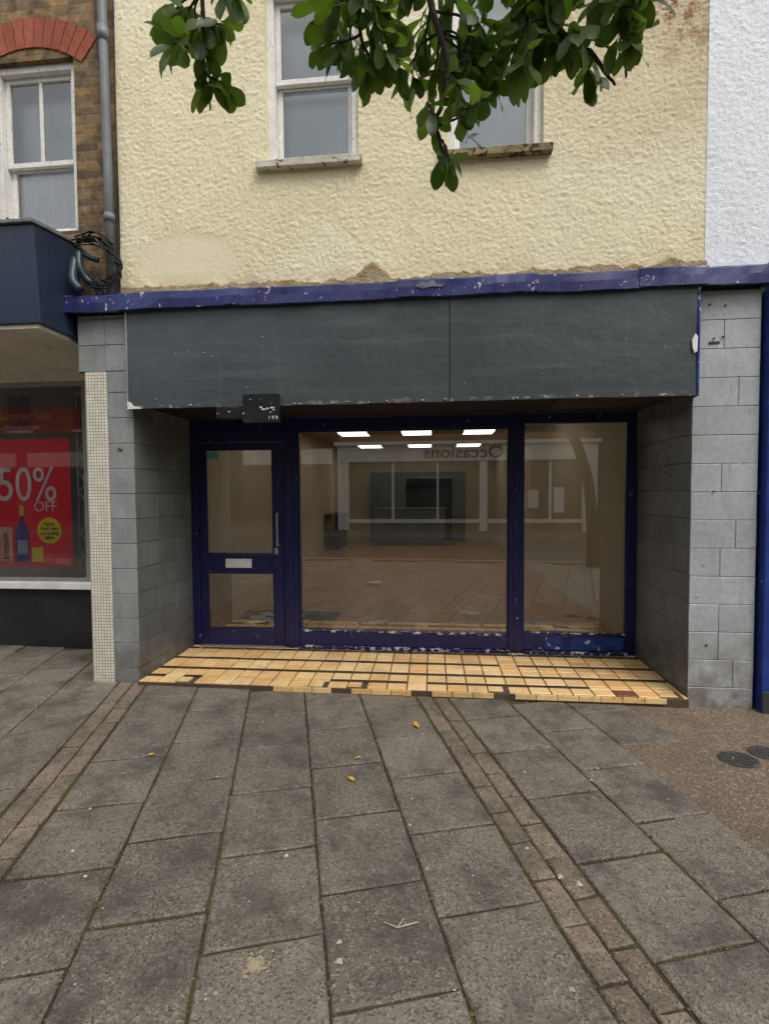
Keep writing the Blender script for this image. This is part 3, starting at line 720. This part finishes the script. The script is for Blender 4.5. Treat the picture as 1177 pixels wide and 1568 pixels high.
flat('poster_carton',[(-4.24,.84),(-4.10,.84),(-4.10,1.19),(-4.24,1.19)],PK,py-.003)
flat('poster_box',[(-3.90,.85),(-3.78,.85),(-3.78,.99),(-3.90,.99)],YP,py-.003)
text('poster_carton_word','blossom',-4.145,py-.006,.87,.10,DKT,ps,'LEFT',.8,rot=math.radians(-90),ext=.001)
for i in range(4): box(f'poster_fineprint_{i}',-3.66+.02*(i%2),-3.50,py-.002,py-.0005,.83+.018*i,.834+.018*i,WHITEO,ps,0)

PIPE=M('grey_pipe',(.19,.20,.21),(.15,.155,.16),4,.45,.15)
dp=empty('drainpipe')
tubes('pipe',[([(-2.475,.03,8.2),(-2.475,.03,5.0),(-2.465,.03,4.0),(-2.46,.03,3.03)],.033)],PIPE,dp,16)
tubes('pipe_sockets',[([(-2.475,.03,4.95),(-2.475,.03,5.05)],.040),([(-2.462,.03,3.60),(-2.462,.03,3.66)],.039)],PIPE,dp,16)
tubes('branch_pipe',[(smoothpath([(-2.68,-.02,3.36),(-2.66,-.05,3.24),(-2.62,-.03,3.15),(-2.55,-.01,3.10),(-2.53,0,3.03)],5),.03),(smoothpath([(-2.70,-.04,3.30),(-2.68,-.10,3.12),(-2.62,-.10,3.04)],5),.034),(smoothpath([(-2.72,-.0,3.42),(-2.62,-.02,3.33),(-2.54,.0,3.30)],5),.02)],M('green_black_pipe',(.025,.05,.058),None,5,.35),dp,12)
CAB=M('cable',(.012,.012,.012),None,9,.5,plain=True)
cb=[]
for i in range(13):
    r=U(.7,1.3)
    cb.append((smoothpath([(-2.7+U(-.03,.03),-.03+U(-.03,.03),3.44+U(-.05,.05)),(-2.52,-.06+U(-.03,.03),3.42+U(-.05,.06)),(-2.40+.05*(r-1)+U(-.03,.03),-.04,3.34+U(-.08,.07)),(-2.36+.08*(r-1),-.02,3.2+U(-.06,.06)),(-2.46+U(-.06,.04),-.04,3.09+U(-.02,.04)),(-2.6+U(-.05,.05),-.04,3.13+U(-.05,.10))],7,.002),U(.004,.0065)))
cb.append((smoothpath([(-2.40,.04,3.05),(-2.395,.045,3.6),(-2.40,.045,4.4),(-2.395,.045,5.4)],4),.005))
cb.append((smoothpath([(-2.43,.04,3.3),(-2.415,.05,3.9),(-2.52,.02,4.9),(-2.53,.03,5.6)],6),.004))
tubes('cables',cb,CAB,dp,6)

# ------------------------------------------------------------ right neighbour
rb=empty('white_shop_building')
roughwall('white_wall',1.905,3.1,3.0,5.6,.074,.012,[],WHITEW,rb,.004)
roughwall('white_wall_far',3.1,9,3.0,8.4,.074,.3,[(4.2,5.1,4.0,5.3)],WHITEW,rb,0)
roughwall('white_wall_upper',1.905,3.1,5.6,8.4,.074,.1,[],WHITEW,rb,.003)
sash('window_right',(4.2,5.1,4.0,5.3),rb,y=.16,wall=.075,reveal=WHITEW)
BL2=M('bright_blue_paint',(.022,.055,.27),(.017,.035,.18),4,.4,.2,40,chips=((.3,.3,.34),20,.70))
boxes('blue_pilaster',[(2.262,2.45,-.05,.3,-.1,2.95)],BL2,rb,.006)
boxes('blue_pilaster_base',[(2.255,2.46,-.07,-.052,-.1,.12)],M('dark_base',(.05,.05,.055)),rb,.004)
coping('coping_neighbour',2.318,9,2.89,-.09,rb,COPE)
boxes('fascia',[(2.46,9,-.04,.1,2.3,2.885)],BL2,rb)
boxes('frame',[(2.46,9,.06,.16,-.1,.45),(4.3,4.38,.08,.16,.452,2.298),(6.3,6.38,.08,.16,.452,2.298)],BL2,rb)
quad('glass',[(2.46,.12,.45),(9,.12,.45),(9,.12,2.3),(2.46,.12,2.3)],GLASS,rb)
boxes('interior',[(2.46,9,2.5,2.55,-.1,2.8),(2.3,2.44,.31,2.5,-.1,2.8),(2.46,9,.2,2.5,-.1,.2),(2.46,9,.2,2.5,2.75,2.8)],SHI,rb,0)

# ------------------------------------------------------------ street opposite (seen in reflections)
op=empty('opposite_shop_building'); OY=-14.3
OC=M('opposite_cream',(.90,.88,.81),None,2,.6,plain=True); OD=M('opposite_dark_glass',(.015,.02,.024),(.03,.035,.04),1.2,.35,spec=.3,plain=True)
OB=M('opposite_brick',(.30,.19,.12),(.22,.13,.08),3,.9,plain=True)
box('walls',-3.8,6.4,OY-6,OY-.3,-.2,8.6,OB,op,0)
boxes('pilasters',[(-3.8,-3.35,OY-.3,OY,-.1,3.0),(1.9,2.2,OY-.3,OY-.02,-.1,2.75),(5.85,6.4,OY-.3,OY,-.1,3.0)],OC,op)
boxes('fascia',[(-3.8,6.4,OY-.3,OY+.03,2.78,3.42)],OC,op); boxes('cornice',[(-3.9,6.5,OY-.3,OY+.2,3.425,3.56),(-3.85,6.45,OY-.3,OY+.1,8.6,8.8)],OC,op)
boxes('display_glass',[(-3.44,1.89,OY-.28,OY-.2,.45,2.74),(2.21,5.94,OY-.28,OY-.2,.45,2.74)],OD,op,0)
boxes('glazing_bars',[(x,x+.09,OY-.199,OY-.12,.45,2.74) for x in (-1.6,.2,3.2,4.6)]+[(-3.44,5.94,OY-.19,OY-.05,.3,.45)],OC,op)
boxes('display_goods',[(3.4,3.7,OY-.195,OY-.18,.7,1.5),(3.8,4.2,OY-.195,OY-.18,.9,1.6),(4.8,5.2,OY-.195,OY-.18,.7,1.7)],WHITEO,op,0)
text('sign_lettering','Occasions',1.25,OY+.05,2.90,.66,M('sign_ink',(.02,.03,.05),plain=True),op,flip=True,sx=1.15)
boxes('upper_windows',[(x,x+1.1,OY-.31,OY-.27,4.4,6.1) for x in (-2.8,-.6,1.8,4.2)],OD,op,0)
boxes('upper_window_bars',[(x-.06,x+1.16,OY-.26,OY-.22,z,z+.08) for x in (-2.8,-.6,1.8,4.2) for z in (4.32,5.2,6.1)]+[(x+q,x+q+.06,OY-.265,OY-.225,4.4,6.1) for x in (-2.8,-.6,1.8,4.2) for q in (-.06,1.1)],WHITEO,op,0)
o2=empty('terrace_building')
boxes('walls',[(-26,-3.95,OY-6,OY,-.2,7.6),(6.55,26,OY-6,OY,-.2,8.0)],OB,o2,0)
boxes('shopfronts',[(x,x+4.2,OY+.0,OY+.06,.4,2.6) for x in (-22,-17,-12,-8.3,7,12,17)],OD,o2,0)
boxes('fascias',[(x-.1,x+4.3,OY+.0,OY+.12,2.7,3.3) for x in (-22,-17,-12,-8.3,7,12,17)],OC,o2)
boxes('windows',[(x,x+1,OY,OY+.03,4.3,5.9) for x in (-21,-18,-15,-12,-9,-6,8,11,14,17,20)],OD,o2,0)
boxes('window_surrounds',[(x-.1,x+1.1,OY+.0,OY+.05,z,z+.12) for x in (-21,-18,-15,-12,-9,-6,8,11,14,17,20) for z in (4.16,5.92)],OC,o2,0)

# ------------------------------------------------------------ tree
tree=empty('magnolia_tree')
BARK=M('bark',(.075,.06,.045),(.045,.036,.028),12,.9,.7,60,.01)
mains=[
 ([(3.3,-4.95,-.1),(3.28,-4.95,.8),(3.15,-4.9,1.8),(2.8,-4.75,2.7),(2.3,-4.4,3.5),(1.7,-3.9,4.1)],[.15,.12,.105,.095,.08,.065]),
 ([(1.7,-3.9,4.1),(1.1,-3.2,4.25),(.5,-2.6,4.1),(.1,-2.15,3.8),(-.03,-1.92,3.35),(.06,-1.82,3.0),(.02,-1.8,2.82),(.06,-1.8,2.70)],[.05,.04,.03,.022,.014,.010,.007,.004]),
 ([(1.1,-3.2,4.25),(.75,-2.4,3.9),(.38,-1.9,3.4),(.42,-1.82,3.12),(.55,-1.8,3.02),(.64,-1.78,2.92)],[.03,.022,.016,.012,.008,.004]),
 ([(1.7,-3.9,4.1),(.6,-3.5,4.6),(-.3,-2.9,4.3),(-.72,-2.2,3.8),(-.80,-1.9,3.35),(-.84,-1.82,3.02)],[.045,.035,.025,.018,.009,.004]),
 ([(.1,-2.15,3.8),(-.2,-1.95,3.4),(-.25,-1.85,3.15),(-.18,-1.82,2.98)],[.018,.011,.007,.004]),
 ([(.75,-2.4,3.9),(.66,-1.95,3.4),(.68,-1.82,3.1),(.67,-1.8,2.93)],[.018,.010,.007,.004]),
 ([(2.8,-4.75,2.7),(3.3,-4.3,3.8),(3.6,-3.8,4.9),(3.5,-3.6,5.8)],[.07,.05,.035,.02]),
 ([(2.3,-4.4,3.5),(1.8,-5.0,4.7),(1.2,-5.4,5.6)],[.06,.04,.02]),
 ([(1.7,-3.9,4.1),(1.3,-3.7,5.2),(1.0,-3.5,6.2)],[.05,.035,.02]),
 ([(.6,-3.5,4.6),(-.6,-3.9,5.1),(-1.6,-3.9,5.3)],[.035,.025,.012])]
paths=[];allpts=[]
for pts,rad in mains:
    sp=smoothpath(pts,6,.004); rr=[]
    for i in range(len(sp)):
        t=i/(len(sp)-1)*(len(rad)-1); k=min(int(t),len(rad)-2); rr.append(rad[k]+(rad[k+1]-rad[k])*(t-k))
    paths.append((sp,rr)); allpts+=sp
vis=[(-1.0,3.205),(-.905,3.06),(-.835,3.11),(-.754,3.18),(-.84,3.02),(-.78,3.02),(-.95,3.25),(-.67,3.2),(-.37,3.06),(-.28,3.11),(-.23,3.0),(-.14,3.18),(-.16,3.06),(-.07,3.02),(-.116,2.96),(-.325,3.2),(-.02,3.11),(.10,2.97),(.01,2.80),(.07,2.73),(.10,2.84),(-.02,3.22),(.09,3.18),(.186,3.06),(.23,2.95),(.30,2.89),(.28,3.0),(.37,3.06),(.42,3.16),(.44,3.0),(.50,2.97),(.56,3.11),(.63,3.04),(.655,2.93),(.68,3.06),(.66,3.16),(.56,3.22),(.72,3.22),(.13,2.77),(-.23,3.22),(-.42,3.24),(.22,3.2),(.325,3.19),(-.05,3.28),(.15,3.3),(.5,3.3),(-.3,3.3),(.33,3.1),(.60,3.2),(-.88,3.2),(.18,3.12),(-.2,3.12),(.50,3.06),(.40,3.10),(.3,3.28),(.66,3.28),(.05,3.1),(.34,2.98),(.58,2.98),(-.1,3.24),(-.33,3.12),(.20,3.02),(.70,3.14),(.62,2.98),(.26,3.12),(.0,3.02),(.12,3.06),(.46,3.24)]
LV=[];LF=[]
def leaf(p,d,L,W,roll):
    d=d.normalized(); up=Vector((0,0,1))
    s=d.cross(up)
    if s.length<.1: s=Vector((1,0,0))
    s.normalize(); nn=s.cross(d).normalized()
    s2=s*math.cos(roll)+nn*math.sin(roll); n2=nn*math.cos(roll)-s*math.sin(roll)
    prof=[(0,.04),(.12,.16),(.35,.72),(.6,1.0),(.8,.86),(.93,.48),(1,.03)]
    bend=U(.02,.25); fold=U(.08,.3); b=len(LV); wv=U(0,6)
    for t,w in prof:
        c=p+d*(L*t)-n2*(L*bend*t*t)
        hw=W*.5*w; wob=.06*W*math.sin(wv+t*8)
        LV.append(c-s2*hw+n2*(hw*fold+wob)); LV.append(c); LV.append(c+s2*hw+n2*(hw*fold-wob))
    for i in range(len(prof)-1):
        a=b+i*3; LF.append((a,a+1,a+4,a+3)); LF.append((a+1,a+2,a+5,a+4))
twigs=[]
def cluster(tip,d,cnt,size=1):
    d=d.normalized()
    a=d.cross(Vector((.2,.9,.3))).normalized(); b=d.cross(a)
    ph=U(0,6)
    for i in range(cnt):
        th=ph+i*2.4; spread=math.radians(U(35,85))
        if i==0: spread=math.radians(10)
        dd=d*math.cos(spread)+(a*math.cos(th)+b*math.sin(th))*math.sin(spread)
        dd=dd+Vector((0,0,-.3))
        leaf(tip-d*(.012*i*size),dd,U(.08,.13)*size,U(.040,.060)*size,U(-1.2,1.2))
for (x,z) in vis:
    y=-1.80+U(-.14,.16); tip=Vector((x,y,z+.03))
    q=sorted(allpts,key=lambda p:(p-tip).length+(.25 if p.z<tip.z else 0))[0]
    mid=(q+tip)/2+Vector((U(-.03,.03),U(-.03,.03),U(.0,.05)))
    sp=smoothpath([q,mid,tip],4,.002); twigs.append((sp,[.0055-.003*i/(len(sp)-1) for i in range(len(sp))]))
    d=(tip-mid).normalized()*.6+Vector((0,0,-.6))+Vector((U(-.3,.3),U(-.3,.3),0))
    cluster(tip,d,random.randint(6,9))
    cluster(sp[len(sp)//2+1],d,random.randint(1,3))
up=[p for p in allpts if p.z>3.7]
cnt=0
while cnt<300:
    x=U(-2.2,4.6); y=U(-6.4,-1.3); z=U(3.6,7.0)
    if z<1.95+1.12*max(0,y+3.62)+.0 or z<3.6: continue
    if ((x-1.3)/3.2)**2+((y+3.9)/2.6)**2+((z-5)/1.9)**2>1: continue
    if noise.noise(Vector((x*.9,y*.9,z*.9)))<-.12: continue
    cnt+=1
    tip=Vector((x,y,z)); d=Vector((U(-1,1),U(-1,1),U(-.6,.5)))
    cluster(tip,d,7,1.25)
    if cnt%3==0:
        q=min(up,key=lambda p:(p-tip).length); mid=(q+tip)/2+Vector((0,0,.08)); twigs.append(([q,mid,tip],[.014,.009,.004]))
tubes('branches',paths,BARK,tree,9); tubes('twigs',twigs,BARK,tree,5)
def leafmat():
    t=NT('leaf'); g=t.n('ShaderNodeNewGeometry'); ri=g.outputs['Random Per Island']
    col=t.mix(ri,(.038,.072,.018),(.12,.175,.040))
    p=t.n('ShaderNodeBsdfPrincipled'); t.l(col,p.inputs['Base Color']); p.inputs['Roughness'].default_value=.38; p.inputs['Specular IOR Level'].default_value=.4
    tr=t.n('ShaderNodeBsdfTranslucent'); t.l(t.mix(1,col,(2.1,2.4,.7),'MULTIPLY'),tr.inputs[0])
    mx=t.n('ShaderNodeMixShader'); mx.inputs[0].default_value=.38; t.l(p.outputs[0],mx.inputs[1]); t.l(tr.outputs[0],mx.inputs[2]); t.l(mx.outputs[0],t.out.inputs[0])
    return t.m
meshobj('leaves',LV,LF,leafmat(),tree,smooth=True)

# ------------------------------------------------------------ litter
def leafflat(V,F,x,y,s,a):
    n=len(V); pts=[(-1,0),(-.5,.35),(.1,.45),(.7,.25),(1,0),(.7,-.25),(.1,-.42),(-.5,-.3)]
    z=gz(x,y)+.004; c,sn=math.cos(a),math.sin(a)
    for p in pts: V.append((x+s*(p[0]*c-p[1]*sn),y+s*(p[0]*sn+p[1]*c),z+U(0,.35)*s))
    F.append(tuple(range(n,n+8)))
V=[];F=[]
for (x,y,s) in ((-.10,-.50,.045),(-.42,-1.13,.028),(-.42,-.92,.025),(-1.6,-1.0,.02),(-1.1,-.55,.014),(.9,-.9,.014),(.1,-.3,.012)): leafflat(V,F,x,y,s,U(0,6))
meshobj('fallen_leaves',V,F,M('yellow_leaf',(.65,.40,.04),(.55,.28,.03),20,.7,plain=True))
def chip(V,F,x,y,s,z=None):
    n=len(V); z=gz(x,y) if z is None else z
    V+=[(x-s,y-s*U(.3,1),z),(x+s,y-s*.6,z),(x+s*U(.4,1),y+s,z),(x-s*.7,y+s,z),(x,y,z+s*.9)]; F+=[(n,n+1,n+4),(n+1,n+2,n+4),(n+2,n+3,n+4),(n+3,n,n+4)]
V=[];F=[]
for i in range(340): chip(V,F,U(-3,2.2),U(-3.0,-.05),U(.0015,.004) if R()<.91 else U(.005,.010))
for (x,y,s) in ((.56,-1.72,.016),(.50,-1.69,.012),(-.30,-2.12,.013),(.42,-2.14,.010),(-.31,-2.05,.009),(-1.5,-1.75,.010)): chip(V,F,x,y,s)
for i in range(160): chip(V,F,U(-2.2,1.7),.845-abs(random.gauss(0,.03)),U(.002,.006),.046)
meshobj('pavement_debris',V,F,M('debris',(.7,.66,.57),(.3,.25,.18),30,.8,plain=True))
V=[];F=[]
for i in range(420): chip(V,F,U(-2.25,2.6),-.045-abs(random.gauss(0,.05)),U(.002,.006))
meshobj('grit',V,F,M('grit',(.24,.17,.11),(.10,.07,.045),30,.9,plain=True))
V=[];F=[]
for i in range(300):
    a=U(0,6.28); r=abs(random.gauss(0,.022)); x=-.565+r*math.cos(a)*1.1; y=-2.16+r*math.sin(a)*.9; s=U(.001,.006); n=len(V); z=gz(x,y)+.0025
    k=7
    for q in range(k): V.append((x+s*math.cos(6.28*q/k)*U(.6,1.2),y+s*math.sin(6.28*q/k)*U(.6,1.2),z+i*.000003))
    F.append(tuple(range(n,n+k)))
meshobj('dried_splash',V,F,M('splat',(.42,.34,.22),None,30,.9,plain=True))
tubes('fallen_twig',[([(-.17,-1.97,.006),(-.12,-1.99,.007),(-.05,-1.96,.006)],.0022),([(-.12,-1.99,.007),(-.10,-1.95,.006)],.0018)],M('pale_twig',(.55,.48,.38),plain=True),None,6)

# ------------------------------------------------------------ light, world, camera
w=bpy.data.worlds.new('World'); sc.world=w; w.use_nodes=True; nt=w.node_tree; nt.nodes.clear()
EL=58; AZ=38   # sun behind the camera, to its right
sky=nt.nodes.new('ShaderNodeTexSky'); sky.sky_type='NISHITA'; sky.sun_disc=False
sky.sun_elevation=math.radians(EL); sky.sun_rotation=math.radians(180-AZ); sky.dust_density=3; sky.air_density=1; sky.ozone_density=1
hs=nt.nodes.new('ShaderNodeHueSaturation'); hs.inputs['Saturation'].default_value=.22; hs.inputs['Value'].default_value=1.55
bg=nt.nodes.new('ShaderNodeBackground'); bg.inputs[1].default_value=.15
ow=nt.nodes.new('ShaderNodeOutputWorld')
nt.links.new(sky.outputs[0],hs.inputs['Color']); nt.links.new(hs.outputs[0],bg.inputs[0]); nt.links.new(bg.outputs[0],ow.inputs[0])
sd=bpy.data.lights.new('sun','SUN'); sd.energy=1.5; sd.angle=math.radians(28); sd.color=(1,.97,.93)
so=bpy.data.objects.new('sun',sd); sc.collection.objects.link(so)
el,az=math.radians(EL),math.radians(AZ); L=Vector((math.sin(az)*math.cos(el),-math.cos(az)*math.cos(el),math.sin(el)))
so.rotation_euler=L.to_track_quat('Z','Y').to_euler(); so.location=L*15
cd=bpy.data.cameras.new('camera'); cam=bpy.data.objects.new('camera',cd); sc.collection.objects.link(cam); sc.camera=cam
Xc=Vector((7854.5,17,752)).normalized(); Yc=Vector((71.5,29,-752)); Yc=(Yc-Xc*Yc.dot(Xc)).normalized(); Zc=Xc.cross(Yc)
m=Matrix((Xc,Yc,Zc)).to_4x4(); m.translation=(0,-3.62,1.5); cam.matrix_world=m
cd.sensor_fit='VERTICAL'; cd.sensor_height=24; cd.sensor_width=18; cd.lens=24*752/1568; cd.clip_start=.05; cd.clip_end=600
sc.view_settings.view_transform='Standard'; sc.view_settings.look='None'; sc.view_settings.exposure=0
